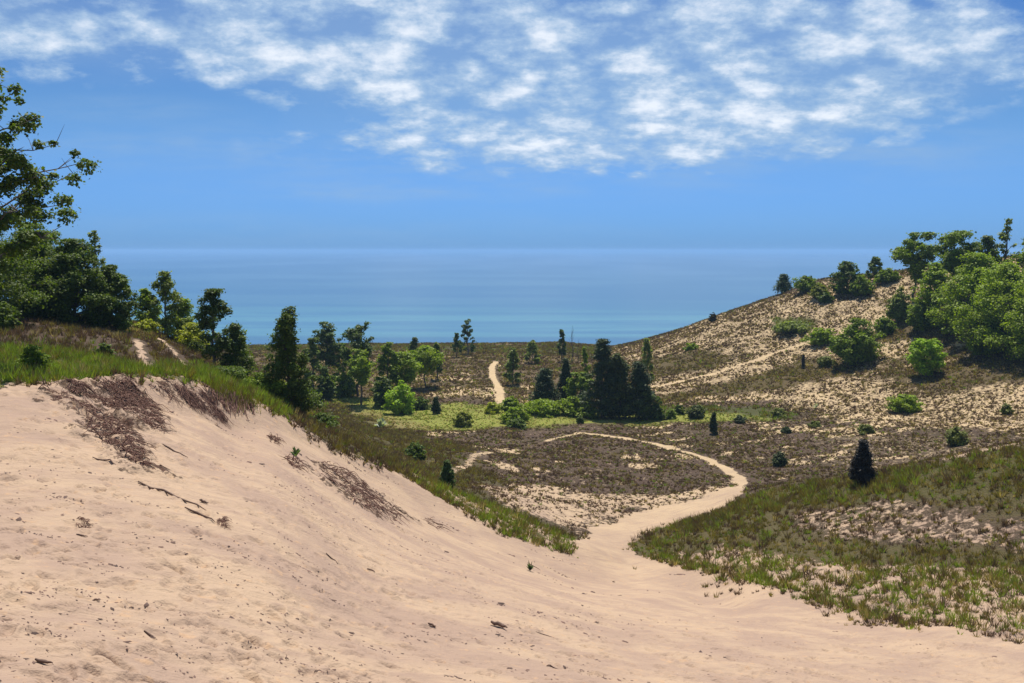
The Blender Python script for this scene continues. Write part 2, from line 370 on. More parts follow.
# ---------------------------------------------------------------- mesh building
def mesh_from(name, V, Fc, mat, tint=None, smooth=False, extra=None):
    V = np.asarray(V, np.float32); Fc = np.asarray(Fc, np.int32); k = Fc.shape[1]
    me = bpy.data.meshes.new(name)
    me.vertices.add(len(V)); me.vertices.foreach_set('co', V.ravel())
    me.loops.add(Fc.size); me.loops.foreach_set('vertex_index', Fc.ravel())
    me.polygons.add(len(Fc)); me.polygons.foreach_set('loop_start', np.arange(0, Fc.size, k, dtype=np.int32))
    me.polygons.foreach_set('loop_total', np.full(len(Fc), k, np.int32))
    if smooth: me.polygons.foreach_set('use_smooth', np.ones(len(Fc), bool))
    me.update(calc_edges=True)
    if tint is not None:
        a = me.attributes.new('tint', 'FLOAT_COLOR', 'POINT'); a.data.foreach_set('color', np.c_[tint, np.ones(len(V))].astype(np.float32).ravel())
    if extra:
        for nm, arr in extra.items():
            if arr.ndim == 2:
                a = me.attributes.new(nm, 'FLOAT_COLOR', 'POINT'); a.data.foreach_set('color', np.c_[arr, np.ones(len(V))].astype(np.float32).ravel())
            else:
                a = me.attributes.new(nm, 'FLOAT', 'POINT'); a.data.foreach_set('value', arr.astype(np.float32))
    me.materials.append(mat)
    return me
def link(name, me, parent=None, **props):
    o = bpy.data.objects.new(name, me); COL.objects.link(o)
    if parent is not None: o.parent = parent
    for k, val in props.items(): o[k] = val
    return o

# terrain, split into the bare slope, the trodden paths and the overgrown dunes
idx = np.arange(GX.size).reshape(GX.shape)
quads = np.stack([idx[:-1, :-1], idx[:-1, 1:], idx[1:, 1:], idx[1:, :-1]], -1).reshape(-1, 4)
sface = (sandm[:-1, :-1] > .5).ravel(); pface = (pathm[:-1, :-1] > .5).ravel()
front = ss((sd + 1.5) / 1.0)[:-1, :-1].ravel() > .5
P3 = np.stack([GX, GY, GZ], -1).reshape(-1, 3)
soil = np.stack([F['r'], F['g'], F['b']], -1).reshape(-1, 3)
for nm, sel in (('sand_slope', sface & front & ~pface), ('path', pface), ('dune_terrain', ~pface & ~(sface & front))):
    q = quads[sel]; used, inv = np.unique(q, return_inverse=True)
    me = mesh_from(nm, P3[used], inv.reshape(-1, 4), M_GROUND, smooth=True, extra={'soil': soil[used], 'cov': F['cov'].ravel()[used]})
    link(nm, me, kind='structure')

# ---------------------------------------------------------------- grass and heath tufts
PAL = np.array([(.105,.062,.045), (.17,.135,.030), (.19,.25,.025), (.34,.26,.12)])
def tufts(name, label, sel, mult=1.0, blades=12, hscale=1.0, width=.016, seed=1, spread=.45, cat=None, clumpy=1.0, palw=None, jitcol=.3):
    """blades of every tuft in one mesh; sel is a mask over grid cells"""
    rg = np.random.default_rng(seed)
    cellA = (np.diff(yr)[:, None] * (W[:-1, None] * 1.72 / (NU - 1))) * np.ones((1, NU - 1))
    clump = np.clip(1 + clumpy * (2.4 * n_sml[:-1, :-1] + 3.0 * n_mid[:-1, :-1] + 1.5 * n_big[:-1, :-1]), .05 if clumpy >= 1 else .5, 3.5)
    inview = np.abs(GX[:-1, :-1]) < .60 * np.maximum(GY[:-1, :-1], 1) + 6
    wgt = cellA * F['den'][:-1, :-1] * mult * sel * clump * inview * (GZ[:-1, :-1] > 1)
    n = int(wgt.sum())
    if n < 1: return
    cdf = np.cumsum(wgt.ravel()); k = np.searchsorted(cdf, rg.random(n) * cdf[-1]); k = np.minimum(k, wgt.size - 1)
    r, c = np.divmod(k, NU - 1); a = rg.random(n); b = rg.random(n)
    def lerp(A): return (A[r, c]*(1-a)+A[r, c+1]*a)*(1-b) + (A[r+1, c]*(1-a)+A[r+1, c+1]*a)*b
    X, Y, Zz = lerp(GX), lerp(GY), lerp(GZ)
    h = lerp(F['hgt']) * hscale * (.45 + 1.2 * rg.random(n) ** 1.6)
    ws = np.stack([lerp(F['w%d' % i]) for i in range(4)], 1); ws = np.maximum(ws, 0) + 1e-4; ws /= ws.sum(1, keepdims=True)
    pick = (rg.random(n)[:, None] > np.cumsum(ws, 1)).sum(1).clip(0, 3)
    col = PAL[pick] * (1 + jitcol * (rg.random((n, 1)) - .5) * 2)
    B = blades
    th = rg.random((n, B)) * 6.283; lean = spread * rg.random((n, B)) ** .7 * h[:, None] * 1.6
    rad = rg.random((n, B)) * h[:, None] * .35
    bh = h[:, None] * (.65 + .5 * rg.random((n, B)))
    phi = rg.random((n, B)) * 6.283
    wd = (width * (.6 + .8 * rg.random((n, B)))) * (1 + Y[:, None] / 55.)
    bx = X[:, None] + rad * np.cos(th); by = Y[:, None] + rad * np.sin(th); bz = Zz[:, None] - .03
    tx = bx + lean * np.cos(th); ty = by + lean * np.sin(th); tz = bz + bh
    V = np.empty((n, B, 3, 3), np.float32)
    V[..., 0, 0] = bx - wd * np.cos(phi); V[..., 0, 1] = by - wd * np.sin(phi); V[..., 0, 2] = bz
    V[..., 1, 0] = bx + wd * np.cos(phi); V[..., 1, 1] = by + wd * np.sin(phi); V[..., 1, 2] = bz
    V[..., 2, 0] = tx; V[..., 2, 1] = ty; V[..., 2, 2] = tz
    tint = np.repeat((col[:, None, :] * (1 + .3 * (rg.random((n, B, 1)) - .5)))[:, :, None, :], 3, 2).reshape(-1, 3)
    V = V.reshape(-1, 3); Fc = np.arange(len(V)).reshape(-1, 3)
    me = mesh_from(name, V, Fc, M_GRASS, tint=tint)
    o = link(name, me, label=label, category=cat or 'grass', kind='stuff')
    print(name, n, 'tufts', len(Fc), 'tris')
gy = GY[:-1, :-1]; gx = GX[:-1, :-1]
left = gx < -.05 * gy; 
mound = (mm[:-1, :-1] > .02) | ((gx > 5) & (gy < 62))
nearL = (~mound) & (gy < 64)
tufts('marram_grass', 'green and brown marram grass covering the near mound and straggling onto the sand', mound & (gy < 76), 1.0, 16, 1.0, .012, 2, .5, clumpy=.5)
tufts('crest_grass', 'long green grass along the crest above the bare sand slope', nearL, 1.0, 16, 1.0, .012, 3, .45, clumpy=.7)
rest = ~(mound & (gy < 76)) & ~nearL
tufts('heath_tussocks', 'low brown and olive tussocks dotted over the valley floor', rest & (gy < 135), 1.55, 11, .78, .014, 4, .6, cat='heath plants')
tufts('dune_scrub', 'sparse brown and straw coloured tussocks over the far dunes', rest & (gy >= 135) & (gy < 290), 1.35, 8, .95, .019, 5, .6, cat='dune plants')

# ---------------------------------------------------------------- trees and shrubs
def tube(pts, rad, sides=6):
    pts = np.asarray(pts, float); rad = np.asarray(rad, float); n = len(pts)
    T = np.gradient(pts, axis=0); T /= np.linalg.norm(T, axis=1, keepdims=True) + 1e-9
    ref = np.array([0.31, .95, 0.05]); A = np.cross(T, ref); A /= np.linalg.norm(A, axis=1, keepdims=True) + 1e-9; Bn = np.cross(T, A)
    th = np.arange(sides) / sides * 2 * np.pi
    V = pts[:, None] + rad[:, None, None] * (np.cos(th)[None, :, None] * A[:, None] + np.sin(th)[None, :, None] * Bn[:, None])
    V = V.reshape(-1, 3); i = np.arange(n - 1)[:, None] * sides; j = np.arange(sides)[None]; j2 = (j + 1) % sides
    Fc = np.stack([i + j, i + j2, i + sides + j2, i + sides + j], -1).reshape(-1, 4)
    return V, Fc
def merge(parts):
    Vs, Fs, o = [], [], 0
    for V, Fc in parts: Vs.append(V); Fs.append(Fc + o); o += len(V)
    return np.concatenate(Vs), np.concatenate(Fs)

ENV = {
 'round':   lambda t: np.sqrt(np.clip(1 - (2 * t - 1) ** 2, 0, 1)) ** .8,
 'broad':   lambda t: np.clip(1.15 * (1 - t ** 2.6), 0, 1) * np.clip(t * 4 + .55, 0, 1),
 'column':  lambda t: np.clip(1 - t, 0, 1) ** .65 * np.clip(t * 5 + .5, 0, 1),
 'cone':    lambda t: np.clip(1 - t, 0, 1) ** .85 * np.clip(t * 8 + .6, 0, 1) + .03,
 'umbrella':lambda t: np.clip(.35 + .9 * t, 0, 1) * np.clip((1 - t) * 2.4, 0, 1) ** .6,
 'low':     lambda t: np.clip(1 - t ** 2, 0, 1) ** .6,
}
# style: envelope, crown start, limbs, clumps per limb, clump radius / width, flat factor, material
STY = {
 'round': ('round', .12, 40, 3, .135, .8, 0), 'broad': ('broad', .04, 62, 3, .115, .8, 0), 'column': ('column', .05, 44, 3, .13, .9, 0),
 'sparse': ('column', .12, 22, 2, .13, .85, 0), 'oak': ('broad', .40, 46, 5, .050, .8, 0), 'umbrella': ('umbrella', .45, 15, 3, .15, .7, 0),
 'conifer': ('cone', .04, 60, 3, .10, .7, 1), 'juniper': ('cone', .10, 60, 3, .12, 1.0, 1), 'slim': ('column', .25, 16, 2, .20, 1.2, 0),
 'low': ('low', .0, 40, 3, .105, .7, 0), 'lowjuniper': ('low', .0, 26, 3, .13, .8, 1), 'bush': ('broad', .0, 44, 3, .12, .85, 0),
}
LEAFCOL = {
 'green': (.18,.25,.012), 'bright': (.24,.36,.018), 'dark': (.070,.112,.012), 'bluedark': (.060,.098,.018), 'olive': (.145,.165,.018),
 'yellow': (.28,.30,.02), 'grey': (.16,.20,.040), 'juniper': (.052,.075,.016), 'black': (.024,.020,.013), 'mid': (.125,.185,.010),
}
def plant(name, label, cat, px, ptop, pbase, wpx, style, col, seed, leaves=3000, Y=None, leaf=None, lean=(0, 0), group=None, bare=False, trunk_r=None):
    rg = np.random.default_rng(seed * 13 + 5)
    if Y is None: x, y, z = hit(px, pbase)
    else:
        u, _ = ray(px, pbase); x, y = u * Y, Y; z = Hq(x, y)
    _, St = ray(px, ptop); h = max(EYE - y * St - z, .25); w = wpx * y / FPX
    env, cb, nl, nc, cr, flat, mt = STY[style]; envf = ENV[env]
    root = bpy.data.objects.new(name, None); COL.objects.link(root); root.location = (x, y, z - .05); root.rotation_euler = (0, 0, 0)
    root['label'] = label; root['category'] = cat
    if group: root['group'] = group
    low = style in ('low', 'lowjuniper', 'bush')
    tr = trunk_r or (.012 + .018 * h)
    ts = np.linspace(0, 1, 9)
    ax = np.c_[lean[0] * h * ts ** 1.5, lean[1] * h * ts ** 1.5, h * .97 * ts] + np.r_[np.zeros((1, 3)), np.c_[rg.normal(0, .018 * h, (8, 2)), np.zeros(8)]]
    axis = lambda t: np.array([np.interp(t, ts, ax[:, i]) for i in range(3)])
    parts = []; centres = []; radii = []
    if not low: parts.append(tube(ax, tr * (1 - ts * .88), 7))
    for i in range(nl):
        t = cb + (1 - cb) * ((i + .5) / nl) ** .9
        tc_ = (t - cb) / (1 - cb)
        r = w / 2 * float(envf(np.array(tc_))) * rg.uniform(.75, 1.12)
        az = i * 2.39996 + rg.normal(0, .35)
        if low:
            start = axis(0) + np.array([rg.normal(0, .05 * w), rg.normal(0, .05 * w), 0]); end = np.array([math.cos(az) * r, math.sin(az) * r, h * (.12 + .83 * t) * rg.uniform(.85, 1.02)])
            end[:2] *= rg.uniform(.3, 1) ** .5
        else:
            ts_ = max(t - (.16 if style != 'conifer' else .03) * rg.uniform(.5, 1.3), cb * .7)
            start = axis(ts_); end = axis(t) + np.array([math.cos(az) * r, math.sin(az) * r, 0]); end[2] = min(end[2] + rg.normal(0, .02 * h), h)
            if style == 'oak': end[2] -= .10 * r
        q = np.linspace(0, 1, 5)[:, None]
        mid = start * (1 - q) + end * q + np.array([0, 0, 1]) * (np.sin(q * np.pi) * .08 * np.linalg.norm(end - start) * (1 if style != 'conifer' else -.5)) + rg.normal(0, .012 * w, (5, 3)) * np.array([[0], [1], [1], [1], [0]])
        rr = tr * .42 * (1 - t * .6)
        parts.append(tube(mid, rr * np.linspace(1, .2, 5), 5))
        if bare or style == 'oak':
            for s in range(4):
                k = rg.integers(1, 5); d_ = rg.normal(0, 1, 3); d_[2] = abs(d_[2]) * .8; d_ *= .22 * r / (np.linalg.norm(d_) + .01)
                parts.append(tube(np.array([mid[k], mid[k] + d_ * .6 + rg.normal(0, .02, 3), mid[k] + d_]), np.array([rr * .4, rr * .25, rr * .08]), 4))
        for c in range(nc):
            f = 1 - c * (.27 if nc <= 3 else .2) * rg.uniform(.7, 1.2)
            p = start * (1 - f) + end * f + rg.normal(0, .03 * w, 3)
            cr_ = w * cr * rg.uniform(.55, 1.35) * .92 * (.8 + .2 * (1 - tc_))
            centres.append(p); radii.append(cr_)
    V, Fc = merge(parts); me = mesh_from('trunk' if not low else 'stems', V, Fc, M_BARK if not bare else M_BARK, smooth=True)
    link('trunk' if not low else 'stems', me, root)
    if bare: return root
    C = np.array(centres); Rr = np.array(radii); nL = int(leaves * 1.9)
    prob = Rr ** 2; k = rg.choice(len(C), nL, p=prob / prob.sum())
    d = rg.normal(0, 1, (nL, 3)); d /= np.linalg.norm(d, axis=1, keepdims=True)
    rad = .35 + .65 * rg.random((nL, 1)) ** .6
    out_ = rg.random(nL) < (.30 if mt else .17); rad[out_] *= 1.55
    fl_ = (d[:, 2] < -.1) & (rg.random(nL) < .6); d[fl_, 2] *= -1
    P = C[k] + d * rad * Rr[k][:, None] * np.array([1, 1, flat]); P[:, 2] = np.maximum(P[:, 2], .02)
    over = P[:, 2] > h; P[over, 2] = h - rg.random(over.sum()) * .05 * h
    L = leaf or max(.05, min(.34, .0019 * y)) * (1.0 if mt == 0 else .95)
    Ls = L * (.6 + .8 * rg.random((nL, 1)))
    nrm = d * .6 + np.array([0, 0, .7]) + rg.normal(0, .55, (nL, 3)); nrm /= np.linalg.norm(nrm, axis=1, keepdims=True)
    a = np.cross(nrm, rg.normal(0, 1, (nL, 3))); a /= np.linalg.norm(a, axis=1, keepdims=True) + 1e-9; b = np.cross(nrm, a)
    if mt == 1: A = a * Ls * .9; Bv = b * Ls * .22
    else: A = a * Ls * .62; Bv = b * Ls * .42
    V = np.stack([P - A, P - Bv - A * .1, P + A, P + Bv - A * .1], 1).reshape(-1, 3)
    base = np.array(LEAFCOL[col]); cl = 1 + .35 * (rg.random(len(C)) - .5)
    tint = base[None] * (cl[k] * (1 + .5 * (rg.random(nL) - .5)))[:, None] * np.array([1, 1, 1]) + rg.random((nL, 1)) ** 2 * np.array([.07, .06, .004]) * (mt == 0)
    me = mesh_from('crown', V, np.arange(nL * 4).reshape(-1, 4), M_NEEDLE if mt else M_LEAF, tint=np.repeat(tint, 4, 0))
    link('crown' if not low else 'foliage', me, root)
    return root

T, S_, G_ = 'tree', 'shrub', 'tree group'
PLANTS = [
 # name, label, category, px, top, base, width, style, colour, leaves, Y, options
 ('oak_tree','tall oak cut by the left edge of the photo, loose crown against the sky',T,-27,22,330,196,'oak','dark',19000,40,dict(leaf=.12,trunk_r=.2)),
 ('oak_tree','dark dense tree filling the left edge below the tall oak',T,-22,222,335,110,'broad','dark',17550,62,{}),  # dark leaves across this dense clump: backlit shade put into the leaf colour
 ('oak_tree','dark rounded tree on the left ridge, second from the left edge',T,34,229,330,84,'broad','dark',17550,68,{}),
 ('oak_tree','brighter green treetop standing up behind the dark left trees',T,40,222,310,50,'round','mid',8500,76,{}),
 ('oak_tree','broad dark tree in the middle of the dense left clump',T,76,238,335,78,'broad','dark',17550,69,{}),
 ('oak_tree','lowest dark tree at the right end of the dense left clump',T,112,264,338,50,'broad','dark',11700,70,{}),
 ('cottonwood_tree','thin airy treetop poking out above the dense left clump',T,97,230,320,30,'sparse','grey',1500,77,{}),
 ('shrub','small dark bush under the dense trees at the left edge',S_,4,300,330,34,'bush','dark',2000,58,{}),
 ('cottonwood_tree','pale airy cottonwood just right of the dense left clump',T,167,270,338,46,'sparse','grey',3600,80,{}),
 ('cottonwood_tree','small green cottonwood between the dense clump and the airy one',T,148,288,334,34,'column','green',2600,82,{}),
 ('cottonwood_tree','young green tree leaning beside the airy pale cottonwood',T,184,298,342,34,'column','green',2400,82,{}),
 ('shrub','yellow-green bush at the foot of the airy cottonwood',S_,193,322,350,42,'bush','yellow',2400,79,{}),
 ('shrub','yellow-green bush tucked under the right end of the left clump',S_,148,318,336,24,'bush','yellow',1400,76,{}),
 ('cottonwood_tree','pointed dark cottonwood standing on the sand crest with open top',T,214,288,374,52,'sparse','bluedark',5200,63,{}),
 ('cottonwood_tree','bushy lower tree joined to the right of the pointed cottonwood',T,236,322,386,40,'column','dark',3400,64,{}),
 ('cottonwood_tree','thin little tree against the lake behind the pointed cottonwood',T,243,333,372,11,'slim','bluedark',500,80,{}),
 ('shrub','dark bush behind the grassy top of the sand cut',S_,226,366,392,46,'bush','dark',3000,57,{}),
 ('shrub','wide dark bush between the two tall cottonwoods on the crest',S_,262,372,412,52,'bush','mid',3600,60,{}),
 ('cottonwood_tree','tall dark column-shaped cottonwood rising from the crest alone',T,289,305,424,50,'column','dark',9000,60,{}),
 ('shrub','dark skirt of bushes at the foot of the tall column cottonwood',S_,296,378,426,62,'bush','dark',4200,61,{}),
 ('shrub','low dark shrub on the slope below the column cottonwood',S_,322,412,442,40,'low','dark',2200,64,{}),
 # copse in the valley
 ('cottonwood_tree','dark green tree touching the right side of the column cottonwood',T,312,336,402,30,'sparse','dark',2200,None,{}),
 ('cottonwood_tree','dark open-crowned tree against the lake, left one of the two',T,327,322,388,36,'umbrella','bluedark',2600,None,{}),
 ('cottonwood_tree','flat-topped open tree against the lake, right one of the two',T,358,321,396,40,'umbrella','bluedark',3200,None,dict(lean=(.03,0))),
 ('cottonwood_tree','olive green tree between the two open-crowned trees',T,343,343,388,30,'sparse','mid',1700,None,{}),
 ('shrub','round dark bush at the left foot of the copse',S_,326,368,400,24,'bush','dark',2600,None,{}),
 ('shrub','mid green bush beside the round dark bush in the copse',S_,345,372,397,24,'bush','mid',2200,None,{}),
 ('cottonwood_tree','green tree on a bare dark trunk in the middle of the copse',T,361,349,405,32,'umbrella','green',1900,None,{}),
 ('cottonwood_tree','leafy green tree right of the bare trunk in the copse',T,388,342,402,34,'sparse','mid',2300,None,{}),
 ('cottonwood_tree','rounded green tree behind the bright yellow-green bush',T,405,352,400,42,'umbrella','green',2800,None,{}),
 ('cottonwood_tree','spreading bright green tree at the right end of the copse',T,426,345,388,46,'umbrella','green',3000,None,dict(lean=(-.08,0))),
 ('shrub','bright yellow-green round bush in front of the copse',S_,402,380,412,34,'bush','bright',3200,None,{}),
 ('shrub','dark green bush left of the bright yellow-green one',S_,383,376,406,26,'bush','dark',2200,None,{}),
 ('shrub','low dark bush in the shade right of the bright yellow-green one',S_,420,396,408,22,'low','dark',900,None,{}),
 ('juniper','tiny dark pointed juniper alone on the grass right of the copse',S_,436,396,413,10,'juniper','juniper',1400,None,{}),
 ('cottonwood_tree','small dark tree on the lake skyline above the copse',T,414,337,360,11,'slim','bluedark',600,None,{}),
 ('cottonwood_tree','slender dark tree at the right end of the copse below the lake',T,437,342,380,12,'slim','dark',1100,None,{}),
 ('cottonwood_tree','short thin tree on the foredune, left of the taller skyline pair',T,457,333,357,10,'slim','bluedark',500,None,{}),
 ('cottonwood_tree','taller thin tree on the foredune against the lake',T,468,318,354,17,'sparse','bluedark',900,None,{}),
 ('shrub','dark round bush on the grass left of the sand trail',S_,463,411,425,24,'low','olive',1500,None,{}),
 ('shrub','yellowish low bush at the foot of the bright sand trail',S_,493,402,414,20,'low','yellow',1200,None,{}),
 ('cottonwood_tree','grey-green airy tree just right of the bright sand trail',T,513,348,386,20,'sparse','grey',1800,None,{}),
 ('cottonwood_tree','grey-green small tree on the foredune behind the airy one',T,532,340,364,17,'sparse','grey',1000,None,{}),
 ('cottonwood_tree','narrow dark tree beside the bare snag on the skyline',T,562,329,362,9,'slim','bluedark',900,None,{}),
 ('juniper','dark broad juniper at the left end of the evergreens',T,545,368,407,32,'juniper','juniper',4200,None,{}),
 ('juniper','narrow dark juniper with a pointed top left of the big evergreens',T,566,358,405,20,'juniper','juniper',3000,None,{}),
 ('cottonwood_tree','lighter green tree between the narrow juniper and the big evergreens',T,580,372,410,28,'round','mid',2600,None,{}),
 ('cottonwood_tree','thin green sapling behind the biggest evergreen',T,585,346,392,11,'slim','green',700,150,{}),
 ('pine_tree','tallest and broadest dark evergreen in the middle of the valley',T,602,339,418,50,'conifer','juniper',9500,None,{}),
 ('pine_tree','dark evergreen grown into the right side of the tallest one',T,620,353,419,38,'column','juniper',6500,None,{}),
 ('pine_tree','dark evergreen at the right end of the evergreen clump',T,639,361,419,36,'juniper','juniper',6500,None,{}),
 ('shrub','dark low evergreen skirt between the clump and the right bushes',S_,648,386,420,26,'bush','dark',2200,None,{}),
 ('cottonwood_tree','airy sapling against the sandy hill above the evergreens',T,646,338,385,15,'slim','grey',800,160,{}),
 ('shrub','bright green bush below the airy grey tree and trail',S_,511,396,411,28,'low','green',2200,None,{}),
 ('shrub','bright green bush in front, between trail and junipers',S_,514,406,423,30,'low','green',2400,None,{}),
 ('shrub','very dark flat bush in front of the bright green ones',S_,517,418,427,26,'low','dark',1400,None,{}),
 ('shrub','long bright green thicket under the broad juniper',S_,542,399,415,46,'low','green',3000,None,{}),
 ('shrub','bright green thicket under the narrow juniper',S_,573,396,416,38,'low','green',2800,None,{}),
 ('shrub','small green bush at the left front of the tallest evergreen',S_,590,404,418,22,'low','mid',1400,None,{}),
 ('shrub','tiny dark bush alone in front of the green thickets',S_,580,416,424,8,'low','dark',500,None,{}),
 ('shrub','dark green bush right beside the evergreen clump',S_,657,404,420,18,'low','dark',1500,None,{}),
 ('shrub','small green bush, second right of the evergreen clump',S_,671,408,420,12,'low','mid',900,None,{}),
 ('shrub','small dark bush set back behind the green strip',S_,679,404,416,12,'low','dark',900,None,{}),
 ('shrub','dark round bush on the green strip right of the evergreens',S_,696,404,420,20,'bush','juniper',1700,None,{}),
 ('juniper','thin dark pointed juniper on its own short trunk in the heath',T,713,412,436,9,'juniper','juniper',1500,None,{}),
 ('shrub','small square dark bush right of the thin juniper',S_,740,415,424,12,'lowjuniper','juniper',1100,None,{}),
 ('shrub','flat green-topped bush at the foot of the sandy hill',S_,779,408,417,16,'lowjuniper','olive',1200,None,{}),
 ('shrub','tiny dark bush on the heath below the flat green-topped bush',S_,786,427,434,11,'lowjuniper','juniper',900,None,{}),
 ('shrub','faint flat bush on the heath left of the pale sand patch',S_,815,421,427,14,'lowjuniper','olive',900,None,{}),
 ('shrub','dark green bush alone on the heath inside the bend of the mound',S_,779,451,464,18,'lowjuniper','juniper',1700,None,{}),
 ('shrub','olive-topped bush above the black juniper',S_,866,423,434,18,'lowjuniper','olive',1500,None,{}),
 ('juniper','black cone-shaped juniper standing on the edge of the near mound',T,862,439,484,28,'juniper','black',8500,None,{}),
 ('shrub','wide flat bright green bush on pale sand of the right hill',S_,906,394,411,38,'low','green',3200,None,{}),
 ('shrub','dark bush with a yellowish top right of the black juniper',S_,956,425,445,25,'lowjuniper','olive',2600,None,{}),
 ('shrub','small olive bush near the right edge of the hill',S_,1007,403,414,12,'lowjuniper','olive',800,None,{}),
 # bushes and trees on the right hill
 ('shrub','large round dark green bush in the middle of the right hill',S_,857,318,363,54,'bush','mid',7500,None,{}),
 ('shrub','small bush touching the upper right of the large round bush',S_,884,316,335,22,'bush','mid',1800,None,{}),
 ('shrub','olive bush left of the large round bush',S_,820,328,345,30,'low','green',2200,None,{}),
 ('shrub','small flat dark bush below left of the large round bush',S_,826,356,367,20,'lowjuniper','olive',1500,None,{}),
 ('juniper','small dark conifer at the left end of the hilltop bushes',T,783,274,294,20,'juniper','bluedark',1900,None,{}),
 ('shrub','low green bush on the hilltop right of the small conifer',S_,806,275,291,30,'bush','mid',2200,None,{}),
 ('shrub','green bush just below the hilltop skyline',S_,819,284,299,24,'low','olive',1500,None,{}),
 ('shrub','small dark bush below the hilltop bushes',S_,826,292,303,16,'low','dark',1000,None,{}),
 ('oak_tree','dark two-humped small tree on the hilltop skyline',T,846,261,294,28,'broad','dark',3400,None,{}),
 ('shrub','green bush leaning right of the two-humped hilltop tree',S_,862,274,296,22,'bush','mid',1700,None,{}),
 ('cottonwood_tree','thin airy small tree on the skyline before the big trees',T,875,256,282,20,'sparse','dark',1400,None,{}),
 ('shrub','low scrub joining the airy small tree to the big trees',S_,886,268,284,28,'low','mid',1500,None,{}),
 ('shrub','tiny dark bush on the bare ridge line over the lake',S_,713,312,321,9,'low','black',500,None,{}),
 ('shrub','pale flat green patch of creeping shrub high on the hill',S_,792,321,331,42,'low','grey',1600,None,{}),
 ('shrub','small green creeping shrub low on the bare hill flank',S_,692,343,350,16,'low','green',700,None,{}),
 ('oak_tree','flat-topped green tree at the left end of the big hilltop trees',T,913,232,302,48,'umbrella','mid',5200,None,{}),
 ('oak_tree','round flat-topped tree next to the leftmost big hilltop tree',T,953,230,304,52,'umbrella','mid',6000,None,{}),
 ('oak_tree','dark treetop behind the big hilltop trees',T,985,235,302,40,'broad','dark',4500,None,{}),
 ('cottonwood_tree','half dead treetop sticking up at the upper right',T,1005,216,300,26,'sparse','grey',1200,None,{}),
 ('oak_tree','dark tall tree cut by the right edge of the photo',T,1032,232,305,60,'broad','mid',6500,None,{}),
 ('oak_tree','olive green tree below the flat-topped hilltop trees',T,934,262,325,44,'broad','green',5500,None,{}),
 ('shrub','pale sparse bush at the left foot of the big tree clump',S_,899,284,322,24,'bush','grey',2200,None,{}),
 ('oak_tree','big grey-green tree in the centre of the right clump',T,972,252,334,70,'broad','green',10000,None,{}),
 ('oak_tree','biggest tree at the front of the right clump',T,1004,262,352,78,'broad','green',12000,None,{}),
 ('oak_tree','large tree at the right edge below the dark tall one',T,1040,250,360,80,'broad','green',10000,None,{}),
 ('shrub','dark shaded bush under the left side of the right clump',S_,922,300,330,30,'bush','mid',2600,None,{}),
 ('shrub','dark shaded bush at the lowest edge of the right clump',S_,985,318,356,44,'bush','mid',3600,None,{}),
 ('shrub','bright green small bush alone below the right clump',S_,926,338,376,34,'round','bright',4200,None,{}),
 # slope and valley bits
 ('shrub','flat dark bush on the brown slope behind the sand crest',S_,415,442,457,26,'low','dark',2200,None,{}),
 ('juniper','small dark pointed conifer at the edge of the sand crest',T,447,459,486,19,'conifer','dark',3000,None,{}),
 ('shrub','dark clump of tall grass-like shrub on the left ridge',S_,104,342,356,22,'low','dark',1000,None,{}),
 ('shrub','dark green grassy bush at the left above the sand cut',S_,34,342,368,36,'low','mid',2200,None,{}),
]
for i, p in enumerate(PLANTS):
    nm, lab, cat, px, pt, pb, w, sty, col, nl, Yv, opt = p
    plant(nm, lab, cat, px, pt, pb, w, sty, col, i + 1, leaves=nl, Y=Yv, **opt)
plant('dead_tree', 'bare grey snag rising beside the narrow dark skyline tree', 'dead tree', 572, 324, 362, 12, 'slim', 'grey', 301, bare=True, trunk_r=.12)
plant('dead_tree', 'short bare snag just right of the tall one on the foredune', 'dead tree', 578, 338, 362, 8, 'slim', 'grey', 302, bare=True, trunk_r=.08)

# short dark post-like stump on the hill
def stump(px, pt, pb, wpx):
    x, y, z = hit(px, pb); _, St = ray(px, pt); h = EYE - y * St - z; r = wpx * y / FPX / 2
    V, Fc = tube(np.array([(0,0,-.2),(.02,0,h*.3),(0,.02,h*.7),(.05,0,h)]), np.array([r*1.2, r, r*.95, r*.7]), 8)
    V2, F2 = tube(np.array([(.02,0,h*.6),(r*2,0,h*.72),(r*2.6,0,h*.85)]), np.array([r*.35, r*.25, r*.1]), 5)
    V, Fc = merge([(V, Fc), (V2, F2)])
    o = link('tree_stump', mesh_from('tree_stump', V, Fc, M_BLACKWOOD, smooth=True), label='short dark broken stump standing on the brown grass of the hill', category='stump'); o.location = (x, y, z)
stump(803, 355, 369, 3.2)

# pale agave-like plant in the valley
def rosette(px, pt, pb, wpx, name, label, cat, colr, n=34, seed=3, Yv=None):
    rg = np.random.default_rng(seed); x, y, z = hit(px, pb); _, St = ray(px, pt); h = EYE - y * St - z; w = wpx * y / FPX / 2
    P = []; tint = []
    for i in range(n):
        az = rg.random() * 6.28; e = rg.random(); tip = np.array([math.cos(az) * w * (1 - e * .6), math.sin(az) * w * (1 - e * .6), h * (.25 + .75 * e)])
        side = np.array([-math.sin(az), math.cos(az), 0]) * .16 * w; mid = tip * .55 + np.array([0, 0, .1 * h])
        P += [np.zeros(3) - side * .3, mid - side, tip, mid + side]; tint += [np.array(colr) * rg.uniform(.7, 1.2)] * 4
    o = link(name, mesh_from(name, np.array(P), np.arange(len(P)).reshape(-1, 4), M_LEAF, tint=np.array(tint)), label=label, category=cat); o.location = (x, y, z)
rosette(381, 416, 428, 17, 'yucca_plant', 'pale grey-white spiky plant on the valley grass', 'plant', (.42,.45,.40))
rosette(816, 402, 409, 8, 'yucca_plant', 'tiny pale spiky plant at the foot of the sandy hill', 'plant', (.40,.42,.38), 20, 5)
